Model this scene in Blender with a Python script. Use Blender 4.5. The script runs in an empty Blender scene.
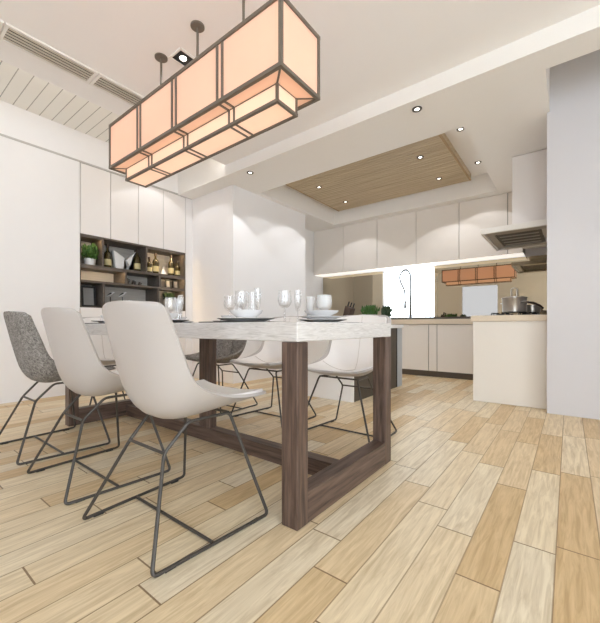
import bpy, bmesh, math, random
from mathutils import Vector, Matrix
random.seed(7)
PI = math.pi
COL = bpy.context.scene.collection

# ------------------------------------------------------------------ helpers
def lin(r, g, b):
    def f(c):
        c /= 255.0
        return c / 12.92 if c <= 0.04045 else ((c + 0.055) / 1.055) ** 2.4
    return (f(r), f(g), f(b), 1.0)

class B:
    """collects shapes in one bmesh, build() links them as ONE mesh object"""
    def __init__(s):
        s.bm = bmesh.new()
    def box(s, x0, x1, y0, y1, z0, z1, bev=0.0, seg=2):
        m = Matrix.Translation(((x0+x1)/2, (y0+y1)/2, (z0+z1)/2)) @ Matrix.Diagonal((abs(x1-x0), abs(y1-y0), abs(z1-z0), 1))
        r = bmesh.ops.create_cube(s.bm, size=1, matrix=m)
        if bev > 0:
            es = list({e for v in r['verts'] for e in v.link_edges})
            bmesh.ops.bevel(s.bm, geom=es, offset=bev, segments=seg, profile=0.5, affect='EDGES')
        return s
    def poly_prism(s, pts, vec):
        vec = Vector(vec)
        a = [s.bm.verts.new(Vector(p)) for p in pts]
        b = [s.bm.verts.new(Vector(p) + vec) for p in pts]
        n = len(pts)
        s.bm.faces.new(a[::-1]); s.bm.faces.new(b)
        for i in range(n):
            s.bm.faces.new((a[i], a[(i+1) % n], b[(i+1) % n], b[i]))
        return s
    def tube(s, pts, r, closed=False, seg=8, caps=True):
        pts = [Vector(p) for p in pts]
        n = len(pts)
        rad = r if isinstance(r, (list, tuple)) else [r]*n
        tang = []
        for i in range(n):
            if closed:
                t = pts[(i+1) % n] - pts[i-1]
            elif i == 0: t = pts[1]-pts[0]
            elif i == n-1: t = pts[-1]-pts[-2]
            else: t = (pts[i+1]-pts[i]).normalized() + (pts[i]-pts[i-1]).normalized()
            tang.append(t.normalized())
        up = Vector((0, 0, 1)) if abs(tang[0].z) < 0.9 else Vector((1, 0, 0))
        nrm = (up - tang[0]*up.dot(tang[0])).normalized()
        rings = []
        for i in range(n):
            nrm = (nrm - tang[i]*nrm.dot(tang[i])).normalized()
            bi = tang[i].cross(nrm)
            rings.append([s.bm.verts.new(pts[i] + (nrm*math.cos(2*PI*k/seg) + bi*math.sin(2*PI*k/seg))*rad[i]) for k in range(seg)])
        rng = n if closed else n-1
        for i in range(rng):
            a = rings[i]; b = rings[(i+1) % n]
            off = 0
            if closed and i == n-1:
                off = min(range(seg), key=lambda o: (a[0].co - b[o].co).length)
            for k in range(seg):
                s.bm.faces.new((a[k], a[(k+1) % seg], b[(k+1+off) % seg], b[(k+off) % seg]))
        if caps and not closed:
            s.bm.faces.new(rings[0][::-1]); s.bm.faces.new(rings[-1])
        return s
    def lathe(s, prof, c=(0, 0, 0), seg=24, axis='z'):
        c = Vector(c)
        rings = []
        for (r, z) in prof:
            if r < 1e-6:
                rings.append([s.bm.verts.new(c + s._ax(0, 0, z, axis))])
            else:
                rings.append([s.bm.verts.new(c + s._ax(r*math.cos(2*PI*k/seg), r*math.sin(2*PI*k/seg), z, axis)) for k in range(seg)])
        for a, b in zip(rings, rings[1:]):
            if len(a) == 1 and len(b) == 1: continue
            for k in range(seg):
                k2 = (k+1) % seg
                if len(a) == 1: s.bm.faces.new((a[0], b[k2], b[k]))
                elif len(b) == 1: s.bm.faces.new((a[k], a[k2], b[0]))
                else: s.bm.faces.new((a[k], a[k2], b[k2], b[k]))
        return s
    @staticmethod
    def _ax(x, y, z, axis):
        if axis == 'x': return Vector((z, x, y))
        if axis == 'y': return Vector((x, z, y))
        return Vector((x, y, z))
    def sheet(s, f, nu, nv, t0, t1, us=None, vs=None):
        """closed solid between offsets t0 and t1 of the surface f(u,v)->(point, normal)"""
        us = us or [-1 + 2*i/nu for i in range(nu+1)]
        vs = vs or [0.5-0.5*math.cos(PI*j/nv) for j in range(nv+1)]
        A = [[None]*(len(vs)) for _ in us]; C = [[None]*(len(vs)) for _ in us]
        for i, u in enumerate(us):
            for j, v in enumerate(vs):
                p, n = f(u, v)
                A[i][j] = s.bm.verts.new(p + n*t0); C[i][j] = s.bm.verts.new(p + n*t1)
        I, J = len(us)-1, len(vs)-1
        for i in range(I):
            for j in range(J):
                s.bm.faces.new((A[i][j], A[i][j+1], A[i+1][j+1], A[i+1][j]))
                s.bm.faces.new((C[i][j], C[i+1][j], C[i+1][j+1], C[i][j+1]))
        for i in range(I):
            s.bm.faces.new((A[i][0], A[i+1][0], C[i+1][0], C[i][0]))
            s.bm.faces.new((A[i][J], C[i][J], C[i+1][J], A[i+1][J]))
        for j in range(J):
            s.bm.faces.new((A[0][j], C[0][j], C[0][j+1], A[0][j+1]))
            s.bm.faces.new((A[I][j], A[I][j+1], C[I][j+1], C[I][j]))
        return s
    def quad(s, *p):
        s.bm.faces.new([s.bm.verts.new(Vector(q)) for q in p]); return s
    def move(s, v):
        bmesh.ops.translate(s.bm, verts=s.bm.verts, vec=Vector(v)); return s
    def xform(s, m):
        bmesh.ops.transform(s.bm, matrix=m, verts=s.bm.verts); return s
    def build(s, name, m, parent=None, smooth=False, label=None, angle=35):
        bmesh.ops.recalc_face_normals(s.bm, faces=s.bm.faces)
        me = bpy.data.meshes.new(name)
        if parent is not None:                     # shapes are written in world space; store them about the thing's base
            o0 = parent; t = Vector((0, 0, 0))
            while o0 is not None:
                t += o0.location; o0 = o0.parent
            bmesh.ops.translate(s.bm, verts=s.bm.verts, vec=-t)
        s.bm.to_mesh(me); s.bm.free()
        me.materials.append(m)
        if smooth:
            me.shade_smooth(); me.set_sharp_from_angle(angle=math.radians(angle))
        o = bpy.data.objects.new(name, me); COL.objects.link(o)
        if parent is not None: o.parent = parent
        if label: o['label'] = label
        return o

def thing(name, label, cat, loc=(0, 0, 0), group=None):
    o = bpy.data.objects.new(name, None); COL.objects.link(o)
    o.empty_display_size = 0.1
    o.location = loc; o['label'] = label; o['category'] = cat
    if group: o['group'] = group
    return o
def tag(o, label, cat, group=None):
    o['label'] = label; o['category'] = cat
    if group: o['group'] = group
    return o
def struct(name, b, m):
    o = b.build(name, m); o['kind'] = 'structure'; return o
def dup(root, loc, rz=0.0, label=None):
    r = root.copy(); COL.objects.link(r); r.location = loc; r.rotation_euler = (0, 0, rz)
    if label: r['label'] = label
    def rec(src, dst):
        for ch in list(src.children):
            c = ch.copy(); COL.objects.link(c); c.parent = dst
            rec(ch, c)
    rec(root, r)
    return r
def fillet(pts, r, closed=False, n=6):
    pts = [Vector(p) for p in pts]; out = []; N = len(pts)
    for i, p in enumerate(pts):
        if not closed and i in (0, N-1):
            out.append(p); continue
        a = pts[i-1]; c = pts[(i+1) % N]
        da = (a-p); dc = (c-p)
        rr = min(r, da.length*0.45, dc.length*0.45)
        p0 = p + da.normalized()*rr; p1 = p + dc.normalized()*rr
        for k in range(n+1):
            t = k/n
            out.append(p0*(1-t)**2 + p*2*t*(1-t) + p1*t*t)
    return out

# ------------------------------------------------------------------ materials
def new_mat(name):
    m = bpy.data.materials.new(name); m.use_nodes = True
    nt = m.node_tree
    return m, nt, nt.nodes['Principled BSDF']
def mat(name, rgb, rough=0.5, metal=0.0, spec=0.5, var=0.0, scale=8.0, bump=0.0, coat=0.0):
    m, nt, p = new_mat(name)
    p.inputs['Base Color'].default_value = lin(*rgb)
    p.inputs['Roughness'].default_value = rough
    p.inputs['Metallic'].default_value = metal
    p.inputs['Specular IOR Level'].default_value = spec
    p.inputs['Coat Weight'].default_value = coat
    tc = nt.nodes.new('ShaderNodeTexCoord')
    nz = nt.nodes.new('ShaderNodeTexNoise'); nz.inputs['Scale'].default_value = scale; nz.inputs['Detail'].default_value = 4
    nt.links.new(tc.outputs['Object'], nz.inputs['Vector'])
    mx = nt.nodes.new('ShaderNodeMix'); mx.data_type = 'RGBA'
    c = lin(*rgb)
    v = max(var, 0.01)
    mx.inputs[6].default_value = tuple(max(0, x*(1-v)) for x in c[:3]) + (1,)
    mx.inputs[7].default_value = tuple(min(1, x*(1+v)) for x in c[:3]) + (1,)
    nt.links.new(nz.outputs['Fac'], mx.inputs[0]); nt.links.new(mx.outputs[2], p.inputs['Base Color'])
    if bump > 0:
        bp = nt.nodes.new('ShaderNodeBump'); bp.inputs['Strength'].default_value = bump; bp.inputs['Distance'].default_value = 0.004
        nt.links.new(nz.outputs['Fac'], bp.inputs['Height']); nt.links.new(bp.outputs['Normal'], p.inputs['Normal'])
    return m
def wood(name, stops, axis='z', rough=0.45, fine=60.0, stretch=14.0, dist=2.0, spec=0.4):
    """grain running along one axis"""
    m, nt, p = new_mat(name)
    tc = nt.nodes.new('ShaderNodeTexCoord'); mp = nt.nodes.new('ShaderNodeMapping')
    sc = [fine]*3; sc['xyz'.index(axis)] = fine/stretch
    mp.inputs['Scale'].default_value = sc
    nz = nt.nodes.new('ShaderNodeTexNoise'); nz.inputs['Scale'].default_value = 1.0; nz.inputs['Detail'].default_value = 5; nz.inputs['Roughness'].default_value = 0.6
    nz.inputs['Distortion'].default_value = dist*0.2
    cr = nt.nodes.new('ShaderNodeValToRGB')
    while len(cr.color_ramp.elements) < len(stops): cr.color_ramp.elements.new(0.5)
    for e, (pos, rgb) in zip(cr.color_ramp.elements, stops):
        e.position = pos; e.color = lin(*rgb)
    nt.links.new(tc.outputs['Object'], mp.inputs['Vector']); nt.links.new(mp.outputs['Vector'], nz.inputs['Vector'])
    nt.links.new(nz.outputs['Fac'], cr.inputs['Fac']); nt.links.new(cr.outputs['Color'], p.inputs['Base Color'])
    p.inputs['Roughness'].default_value = rough; p.inputs['Specular IOR Level'].default_value = spec
    return m
def emit(name, rgb, strength):
    m, nt, p = new_mat(name)
    p.inputs['Base Color'].default_value = lin(*rgb)
    p.inputs['Emission Color'].default_value = lin(*rgb)
    p.inputs['Emission Strength'].default_value = strength
    return m
def clear_glass(name, tint=(1, 1, 1), white=0.03, gloss=0.04):
    """thin glass: lets light straight through, with a clear sheen"""
    m, nt, p = new_mat(name)
    nt.nodes.remove(p)
    out = nt.nodes['Material Output']
    tr = nt.nodes.new('ShaderNodeBsdfTransparent'); tr.inputs['Color'].default_value = (*tint, 1)
    gl = nt.nodes.new('ShaderNodeBsdfGlossy'); gl.inputs['Roughness'].default_value = 0.03
    lw = nt.nodes.new('ShaderNodeLayerWeight'); lw.inputs['Blend'].default_value = 0.35
    mt = nt.nodes.new('ShaderNodeMath'); mt.operation = 'MULTIPLY_ADD'; mt.inputs[1].default_value = 0.5; mt.inputs[2].default_value = gloss
    nt.links.new(lw.outputs['Facing'], mt.inputs[0])
    mx = nt.nodes.new('ShaderNodeMixShader')
    nt.links.new(mt.outputs[0], mx.inputs[0]); nt.links.new(tr.outputs[0], mx.inputs[1]); nt.links.new(gl.outputs[0], mx.inputs[2])
    df = nt.nodes.new('ShaderNodeBsdfDiffuse'); df.inputs['Color'].default_value = (0.9, 0.9, 0.9, 1)
    m2 = nt.nodes.new('ShaderNodeMixShader'); m2.inputs[0].default_value = white
    nt.links.new(mx.outputs[0], m2.inputs[1]); nt.links.new(df.outputs[0], m2.inputs[2])
    nt.links.new(m2.outputs[0], out.inputs['Surface'])
    return m

def floor_mat():
    m, nt, p = new_mat('oak_planks')
    N = nt.nodes; L = nt.links
    def M(op, a, b=None, c=None):
        n = N.new('ShaderNodeMath'); n.operation = op
        for i, x in enumerate((a, b, c)):
            if x is None: continue
            if isinstance(x, (int, float)): n.inputs[i].default_value = x
            else: L.new(x, n.inputs[i])
        return n.outputs[0]
    tc = N.new('ShaderNodeTexCoord'); sp = N.new('ShaderNodeSeparateXYZ'); L.new(tc.outputs['Object'], sp.inputs[0])
    x, y = sp.outputs[0], sp.outputs[1]
    W, LEN = 0.1175, 0.754
    xr = M('DIVIDE', M('ADD', x, 0.034), W)
    row = M('FLOOR', xr); fx = M('FRACT', xr)
    wn = N.new('ShaderNodeTexWhiteNoise'); wn.noise_dimensions = '1D'; L.new(row, wn.inputs['W'])
    yr = M('ADD', M('DIVIDE', y, LEN), M('MULTIPLY', wn.outputs['Value'], 7.0))
    col = M('FLOOR', yr); fy = M('FRACT', yr)
    cv = N.new('ShaderNodeCombineXYZ'); L.new(row, cv.inputs[0]); L.new(col, cv.inputs[1])
    w2 = N.new('ShaderNodeTexWhiteNoise'); w2.noise_dimensions = '2D'; L.new(cv.outputs[0], w2.inputs['Vector'])
    ramp = N.new('ShaderNodeValToRGB'); ramp.color_ramp.interpolation = 'LINEAR'
    els = [(0.0, (203, 174, 131)), (0.22, (209, 182, 141)), (0.45, (220, 199, 165)), (0.75, (224, 208, 179)), (1.0, (221, 208, 185))]
    while len(ramp.color_ramp.elements) < len(els): ramp.color_ramp.elements.new(0.5)
    for e, (q, c) in zip(ramp.color_ramp.elements, els): e.position = q; e.color = lin(*c)
    L.new(w2.outputs['Value'], ramp.inputs['Fac'])
    # grain, shifted per plank
    gx = M('MULTIPLY_ADD', w2.outputs['Value'], 13.0, M('MULTIPLY', x, 60.0))
    gy = M('MULTIPLY_ADD', w2.outputs['Value'], 31.0, M('MULTIPLY', y, 4.5))
    gv = N.new('ShaderNodeCombineXYZ'); L.new(gx, gv.inputs[0]); L.new(gy, gv.inputs[1])
    nz = N.new('ShaderNodeTexNoise'); nz.inputs['Scale'].default_value = 1.0; nz.inputs['Detail'].default_value = 6; nz.inputs['Roughness'].default_value = 0.62; nz.inputs['Distortion'].default_value = 0.9
    L.new(gv.outputs[0], nz.inputs['Vector'])
    gr = N.new('ShaderNodeValToRGB')
    gr.color_ramp.elements[0].position = 0.3; gr.color_ramp.elements[0].color = (0.70, 0.65, 0.57, 1)
    gr.color_ramp.elements[1].position = 0.62; gr.color_ramp.elements[1].color = (1.05, 1.06, 1.06, 1)
    L.new(nz.outputs['Fac'], gr.inputs['Fac'])
    mul = N.new('ShaderNodeMix'); mul.data_type = 'RGBA'; mul.blend_type = 'MULTIPLY'; mul.inputs[0].default_value = 0.9
    L.new(ramp.outputs['Color'], mul.inputs[6]); L.new(gr.outputs['Color'], mul.inputs[7])
    # seams: dark long joints, finer end joints
    ex = M('MINIMUM', fx, M('SUBTRACT', 1.0, fx))
    ey = M('MINIMUM', fy, M('SUBTRACT', 1.0, fy))
    sx = M('LESS_THAN', ex, 0.017); sy = M('LESS_THAN', ey, 0.0036)
    seam = M('MAXIMUM', M('MULTIPLY', sx, M('MULTIPLY_ADD', wn.outputs['Value'], 0.45, 0.6)), sy)
    mm = N.new('ShaderNodeMix'); mm.data_type = 'RGBA'; mm.inputs[7].default_value = lin(112, 84, 52)
    L.new(M('MULTIPLY', seam, 0.85), mm.inputs[0]); L.new(mul.outputs[2], mm.inputs[6])
    L.new(mm.outputs[2], p.inputs['Base Color'])
    p.inputs['Roughness'].default_value = 0.42; p.inputs['Specular IOR Level'].default_value = 0.35
    bp = N.new('ShaderNodeBump'); bp.inputs['Strength'].default_value = 0.25; bp.inputs['Distance'].default_value = 0.002
    L.new(M('SUBTRACT', M('MULTIPLY', nz.outputs['Fac'], 0.25), seam), bp.inputs['Height'])
    L.new(bp.outputs['Normal'], p.inputs['Normal'])
    return m
def marble_mat():
    m, nt, p = new_mat('pale_marble')
    N = nt.nodes; L = nt.links
    tc = N.new('ShaderNodeTexCoord'); mp = N.new('ShaderNodeMapping'); mp.inputs['Scale'].default_value = (6, 6, 60); mp.inputs['Rotation'].default_value = (0.15, 0.22, 0)
    nz = N.new('ShaderNodeTexNoise'); nz.inputs['Scale'].default_value = 1.6; nz.inputs['Detail'].default_value = 7; nz.inputs['Distortion'].default_value = 1.6; nz.inputs['Roughness'].default_value = 0.6
    cr = N.new('ShaderNodeValToRGB')
    els = [(0.28, (178, 174, 171)), (0.45, (201, 197, 195)), (0.6, (212, 209, 207)), (0.8, (220, 218, 216))]
    while len(cr.color_ramp.elements) < 4: cr.color_ramp.elements.new(0.5)
    for e, (q, c) in zip(cr.color_ramp.elements, els): e.position = q; e.color = lin(*c)
    L.new(tc.outputs['Object'], mp.inputs[0]); L.new(mp.outputs[0], nz.inputs['Vector']); L.new(nz.outputs['Fac'], cr.inputs['Fac'])
    L.new(cr.outputs['Color'], p.inputs['Base Color']); p.inputs['Roughness'].default_value = 0.3
    return m
def plank_ceiling_mat():
    m, nt, p = new_mat('white_ceiling_boards')
    N = nt.nodes; L = nt.links
    tc = N.new('ShaderNodeTexCoord'); sp = N.new('ShaderNodeSeparateXYZ'); L.new(tc.outputs['Object'], sp.inputs[0])
    d = N.new('ShaderNodeMath'); d.operation = 'DIVIDE'; d.inputs[1].default_value = 0.107; L.new(sp.outputs[1], d.inputs[0])
    f = N.new('ShaderNodeMath'); f.operation = 'FRACT'; L.new(d.outputs[0], f.inputs[0])
    l = N.new('ShaderNodeMath'); l.operation = 'LESS_THAN'; l.inputs[1].default_value = 0.07; L.new(f.outputs[0], l.inputs[0])
    mx = N.new('ShaderNodeMix'); mx.data_type = 'RGBA'; mx.inputs[6].default_value = lin(238, 236, 230); mx.inputs[7].default_value = lin(168, 165, 158)
    L.new(l.outputs[0], mx.inputs[0]); L.new(mx.outputs[2], p.inputs['Base Color'])
    p.inputs['Roughness'].default_value = 0.6
    bp = N.new('ShaderNodeBump'); bp.inputs['Strength'].default_value = 0.4; bp.inputs['Distance'].default_value = 0.004; bp.invert = True
    L.new(l.outputs[0], bp.inputs['Height']); L.new(bp.outputs['Normal'], p.inputs['Normal'])
    return m
def slat_wood_mat():
    m, nt, p = new_mat('slatted_oak')
    N = nt.nodes; L = nt.links
    tc = N.new('ShaderNodeTexCoord'); mp = N.new('ShaderNodeMapping'); mp.inputs['Scale'].default_value = (1.2, 45, 45)
    nz = N.new('ShaderNodeTexNoise'); nz.inputs['Scale'].default_value = 1.0; nz.inputs['Detail'].default_value = 4
    cr = N.new('ShaderNodeValToRGB'); cr.color_ramp.elements[0].position = 0.3; cr.color_ramp.elements[1].position = 0.7
    cr.color_ramp.elements[0].color = lin(168, 148, 118); cr.color_ramp.elements[1].color = lin(206, 188, 158)
    L.new(tc.outputs['Object'], mp.inputs[0]); L.new(mp.outputs[0], nz.inputs['Vector']); L.new(nz.outputs['Fac'], cr.inputs['Fac'])
    L.new(cr.outputs['Color'], p.inputs['Base Color']); p.inputs['Roughness'].default_value = 0.5
    return m
def felt_mat():
    m, nt, p = new_mat('grey_felt')
    N = nt.nodes; L = nt.links
    tc = N.new('ShaderNodeTexCoord')
    nz = N.new('ShaderNodeTexNoise'); nz.inputs['Scale'].default_value = 42; nz.inputs['Detail'].default_value = 4; nz.inputs['Distortion'].default_value = 2.5; nz.inputs['Roughness'].default_value = 0.7
    cr = N.new('ShaderNodeValToRGB'); cr.color_ramp.elements[0].position = 0.36; cr.color_ramp.elements[1].position = 0.66
    cr.color_ramp.elements[0].color = lin(92, 88, 86); cr.color_ramp.elements[1].color = lin(172, 168, 164)
    L.new(tc.outputs['Object'], nz.inputs['Vector']); L.new(nz.outputs['Fac'], cr.inputs['Fac'])
    L.new(cr.outputs['Color'], p.inputs['Base Color']); p.inputs['Roughness'].default_value = 0.9; p.inputs['Specular IOR Level'].default_value = 0.15
    return m
def shade_mat(name, rgb, estr, see=0.18):
    """lit fabric lamp shade: glows by itself, lets light through, slightly see-through weave"""
    m, nt, p = new_mat(name)
    N = nt.nodes; L = nt.links; out = N['Material Output']
    nt.nodes.remove(p)
    tc = N.new('ShaderNodeTexCoord')
    nz = N.new('ShaderNodeTexNoise'); nz.inputs['Scale'].default_value = 3.0; nz.inputs['Detail'].default_value = 2
    L.new(tc.outputs['Object'], nz.inputs['Vector'])
    df = N.new('ShaderNodeBsdfDiffuse'); df.inputs['Color'].default_value = lin(*rgb)
    tl = N.new('ShaderNodeBsdfTranslucent'); tl.inputs['Color'].default_value = lin(*rgb)
    m1 = N.new('ShaderNodeMixShader'); m1.inputs[0].default_value = 0.5; L.new(df.outputs[0], m1.inputs[1]); L.new(tl.outputs[0], m1.inputs[2])
    em = N.new('ShaderNodeEmission'); em.inputs['Color'].default_value = lin(*rgb)
    ms = N.new('ShaderNodeMath'); ms.operation = 'MULTIPLY_ADD'; ms.inputs[1].default_value = estr*0.5; ms.inputs[2].default_value = estr*0.75
    L.new(nz.outputs['Fac'], ms.inputs[0]); L.new(ms.outputs[0], em.inputs['Strength'])
    ad = N.new('ShaderNodeAddShader'); L.new(m1.outputs[0], ad.inputs[0]); L.new(em.outputs[0], ad.inputs[1])
    tr = N.new('ShaderNodeBsdfTransparent'); tr.inputs['Color'].default_value = (1, 0.93, 0.85, 1)
    m2 = N.new('ShaderNodeMixShader'); m2.inputs[0].default_value = see
    L.new(ad.outputs[0], m2.inputs[1]); L.new(tr.outputs[0], m2.inputs[2]); L.new(m2.outputs[0], out.inputs['Surface'])
    return m

MW = mat('white_wall_paint', (238, 236, 236), 0.7, var=0.01)
MC = mat('ceiling_paint', (243, 241, 240), 0.8, var=0.01)
MSOF = mat('soffit_paint', (238, 235, 231), 0.8, var=0.01)
MGW = mat('pale_grey_wall_paint', (206, 204, 207), 0.7, var=0.01)
MLAQ = mat('white_lacquer', (236, 232, 230), 0.28, var=0.01)
MKIT = mat('ivory_lacquer', (232, 226, 219), 0.22, var=0.01)
MGAP = mat('shadow_gap_grey', (150, 145, 140), 0.7)
MTRIM = mat('pale_grey_trim', (190, 186, 182), 0.6)
MFLOOR = floor_mat(); MMAR = marble_mat(); MBOARD = plank_ceiling_mat(); MSLAT = slat_wood_mat(); MFELT = felt_mat()
MWAL = wood('dark_walnut', [(0.28, (52, 40, 34)), (0.42, (76, 60, 52)), (0.55, (98, 79, 69)), (0.75, (118, 98, 87))], 'z', 0.42, 55, 16)
MWALY = wood('dark_walnut_lengthwise', [(0.28, (52, 40, 34)), (0.42, (76, 60, 52)), (0.55, (98, 79, 69)), (0.75, (118, 98, 87))], 'y', 0.42, 55, 16)
MWALX = wood('dark_walnut_crosswise', [(0.28, (52, 40, 34)), (0.42, (76, 60, 52)), (0.55, (98, 79, 69)), (0.75, (118, 98, 87))], 'x', 0.42, 55, 16)
MSHELF = wood('grey_brown_oak', [(0.3, (78, 70, 64)), (0.7, (104, 95, 87))], 'y', 0.5, 50, 12)
MBACK = wood('light_grey_oak', [(0.3, (176, 170, 162)), (0.7, (202, 196, 188))], 'y', 0.55, 40, 14)
MSHELLW = mat('white_shell_shaded', (184, 178, 175), 0.38, var=0.01)  # shell colour darkened to carry the shade on the chair backs
MCHAIR = mat('ivory_leather_lit', (238, 235, 233), 0.42, var=0.015, scale=40, bump=0.03)  # leather colour raised to carry the light on the chair fronts
MSEAM = mat('ivory_piping', (206, 200, 194), 0.5)
MSEAMG = mat('grey_piping', (92, 90, 88), 0.8)
MROD = mat('dark_bronze_steel', (70, 65, 60), 0.42, metal=0.3)
MGLIDE = mat('black_rubber', (40, 38, 37), 0.7)
MBRONZE = mat('bronze_grey_metal', (112, 103, 92), 0.5, metal=0.1)
MSHADE = shade_mat('peach_fabric_shade', (250, 221, 203), 0.20)
MSHADEO = shade_mat('amber_fabric_shade', (248, 224, 204), 0.13)
MSHADEL = shade_mat('cream_fabric_shade', (253, 232, 214), 0.26)
MLENS = emit('lit_lamp_lens', (255, 250, 240), 6.0)
MRING = mat('nickel_ring', (78, 70, 62), 0.45, metal=0.3)
MBLK = mat('matt_black', (32, 31, 31), 0.6)
MDARKF = mat('dark_brown_laminate', (74, 66, 58), 0.5)
MKICK = mat('dark_kick_board', (96, 86, 76), 0.5)
MGREYP = mat('blue_grey_panel', (176, 180, 186), 0.45)
MTOP = mat('beige_stone', (216, 201, 180), 0.3, var=0.06, scale=60)
MTOPW = mat('white_stone', (240, 239, 238), 0.25)
MSTEEL = mat('brushed_steel', (196, 190, 182), 0.28, metal=0.9)
MSTEELD = mat('dark_filter_steel', (92, 86, 80), 0.4, metal=0.6)
MTAP = mat('satin_dark_chrome', (96, 92, 88), 0.4, metal=0.4)
MCHROME = mat('chrome', (215, 215, 215), 0.12, metal=1.0)
MPOR = mat('white_porcelain', (226, 226, 227), 0.18)
MPLACE = mat('charcoal_placemat', (52, 49, 48), 0.8)
MGLASS = clear_glass('thin_glass')
MFROST = clear_glass('frosted_glass', white=0.36)
MPANE = clear_glass('window_pane', white=0.0, gloss=0.03)
MLEAF = mat('green_leaf', (62, 98, 40), 0.5, var=0.35, scale=30)
MLEAFD = mat('dark_green_leaf', (48, 66, 40), 0.5, var=0.3, scale=30)
MOLIVE = mat('olive_bottle_glass', (60, 50, 16), 0.12, spec=0.7)
MLABEL = mat('cream_paper', (204, 190, 142), 0.7)
MPLATE = mat('grey_picture_print', (150, 147, 143), 0.6, var=0.15, scale=4)
MDARKW = mat('dark_stained_wood', (62, 44, 32), 0.5)
MSTONE = mat('sand_ceramic', (200, 178, 150), 0.6)
MSOIL = mat('potting_soil', (58, 46, 36), 0.9)
def mirror(name, rgb, rough):
    m, nt, p = new_mat(name)
    p.inputs['Base Color'].default_value = lin(*rgb); p.inputs['Metallic'].default_value = 1.0; p.inputs['Roughness'].default_value = rough
    return m
MMIR = mirror('bronze_mirror', (184, 172, 150), 0.015)

# ------------------------------------------------------------------ camera
F = 348.0
cam = bpy.data.cameras.new('camera'); co = bpy.data.objects.new('camera', cam); COL.objects.link(co)
cam.sensor_fit = 'HORIZONTAL'; cam.sensor_width = 36; cam.lens = F/600*36
cam.shift_y = 14.5/600
cam.clip_start = 0.02
co.location = (0, 0, 0.74); co.rotation_euler = (PI/2, 0, math.atan2(269, 348))
bpy.context.scene.camera = co

# ------------------------------------------------------------------ the room
XL, YM, XR, YF = -4.27, 5.78, 3.2, -3.2
ZC, ZB, ZS = 2.68, 2.885, 2.55
struct('floor', B().box(-4.75, XR+.1, YF-.1, 6.0, -0.08, 0), MFLOOR)
# left wall: plain run, the cabinet bay behind, fascia above the cabinets
struct('wall_left', B().box(-4.75, XL, YF, 1.552, 0, 3.1).box(-4.75, -4.62, 1.552, 3.0, 0, 3.1)
       .box(-4.62, XL, 1.552, 3.0, 2.556, 3.1).box(-4.62, XL, 2.894, 3.0, 0, 2.556), MW)
struct('shadow_gap_trim_1', B().box(XL, XL+.008, YF, 2.99, 2.548, 2.566), MTRIM)  # trim line; its grey stands in for the shadow gap there
struct('wall_column', B().box(-4.75, -3.4, 3.0, 4.54, 0, 2.55), MW)
struct('wall_kitchen_left', B().box(-4.75, -3.885, 4.54, 6.0, 0, 2.55), MW)
# back wall with the bright window over the sink
WX0, WX1, WZ0, WZ1 = -2.608, -1.72, 0.86, 1.715
struct('wall_back', B().box(-3.885, WX0, YM, 6.0, 0, 3.1).box(WX1, XR, YM, 6.0, 0, 3.1)
       .box(WX0, WX1, YM, 6.0, 0, WZ0).box(WX0, WX1, YM, 6.0, WZ1, 3.1), MW)
w = B()
for (a, b_, c, d) in ((WX0, WX0+.012, WZ0, WZ1), (WX1-.012, WX1, WZ0, WZ1), (WX0+.012, WX1-.012, WZ0, WZ0+.012), (WX0+.012, WX1-.012, WZ1-.012, WZ1)):
    w.box(a, b_, YM+.02, YM+.06, c, d)
w1 = struct('window_1', w, MTOPW)
B().box(WX0+.012, WX1-.012, YM+.036, YM+.042, WZ0+.012, WZ1-.012).build('pane', MPANE, w1)
# right hand grey wall, runs up past the soffit
struct('wall_right', B().box(-0.148, XR, 3.62, 5.7799, 0, 3.1), MGW)
struct('wall_far_right', B().box(XR, XR+.1, YF, 3.62, 2.35, 3.1).box(XR, XR+.1, YF, 3.62, 0, 0.1).box(XR, XR+.1, 1.2, 3.62, .1, 2.35).box(XR, XR+.1, YF, -2.6, .1, 2.35), MW)  # unseen wall, its opening added and sized for daylight
# wall behind the camera: a tall door-height window, and a wide opening added for daylight
struct('wall_front', B().box(-4.75, -3.33, YF-.1, YF, 0, 3.1).box(-2.1, 0.2, YF-.1, YF, 0, 3.1).box(1.9, XR, YF-.1, YF, 0, 3.1)
       .box(-3.33, -2.1, YF-.1, YF, 2.28, 3.1).box(0.2, 1.9, YF-.1, YF, 2.5, 3.1), MW)
struct('window_2', B().box(-3.33, -2.1, YF-.06, YF-.05, .01, 2.28), clear_glass('tinted_daylight_glass', tint=(.505, .515, .575), white=0, gloss=.02))  # tint added to dim and cool the daylight mirrored in the splashback
# ceiling: main slab, raised boarded strip, lowered soffit with two openings
struct('ceiling', B().box(-3.28, XR, YF, 2.77, ZC, 3.1), MC)
struct('ceiling_boards', B().box(XL, -3.28, YF, 2.77, ZB, 3.1), MBOARD)
struct('ceiling_soffit', B().box(XL, XR, 2.77, 3.0, ZS, 3.1).box(-4.75, -0.13, 3.0, 3.41, ZS, 3.1)
       .box(-0.76, -0.13, 3.41, 6.0, ZS, 3.1).box(-4.75, -3.33, 3.41, 6.0, ZS, 3.1).box(-3.33, -0.76, 5.30, 6.0, ZS, 3.1)
       .box(-3.33, -0.76, 3.41, 5.30, 2.82, 3.1).box(-0.13, XR, 3.0, 3.62, 3.02, 3.1), MSOF)
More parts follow.
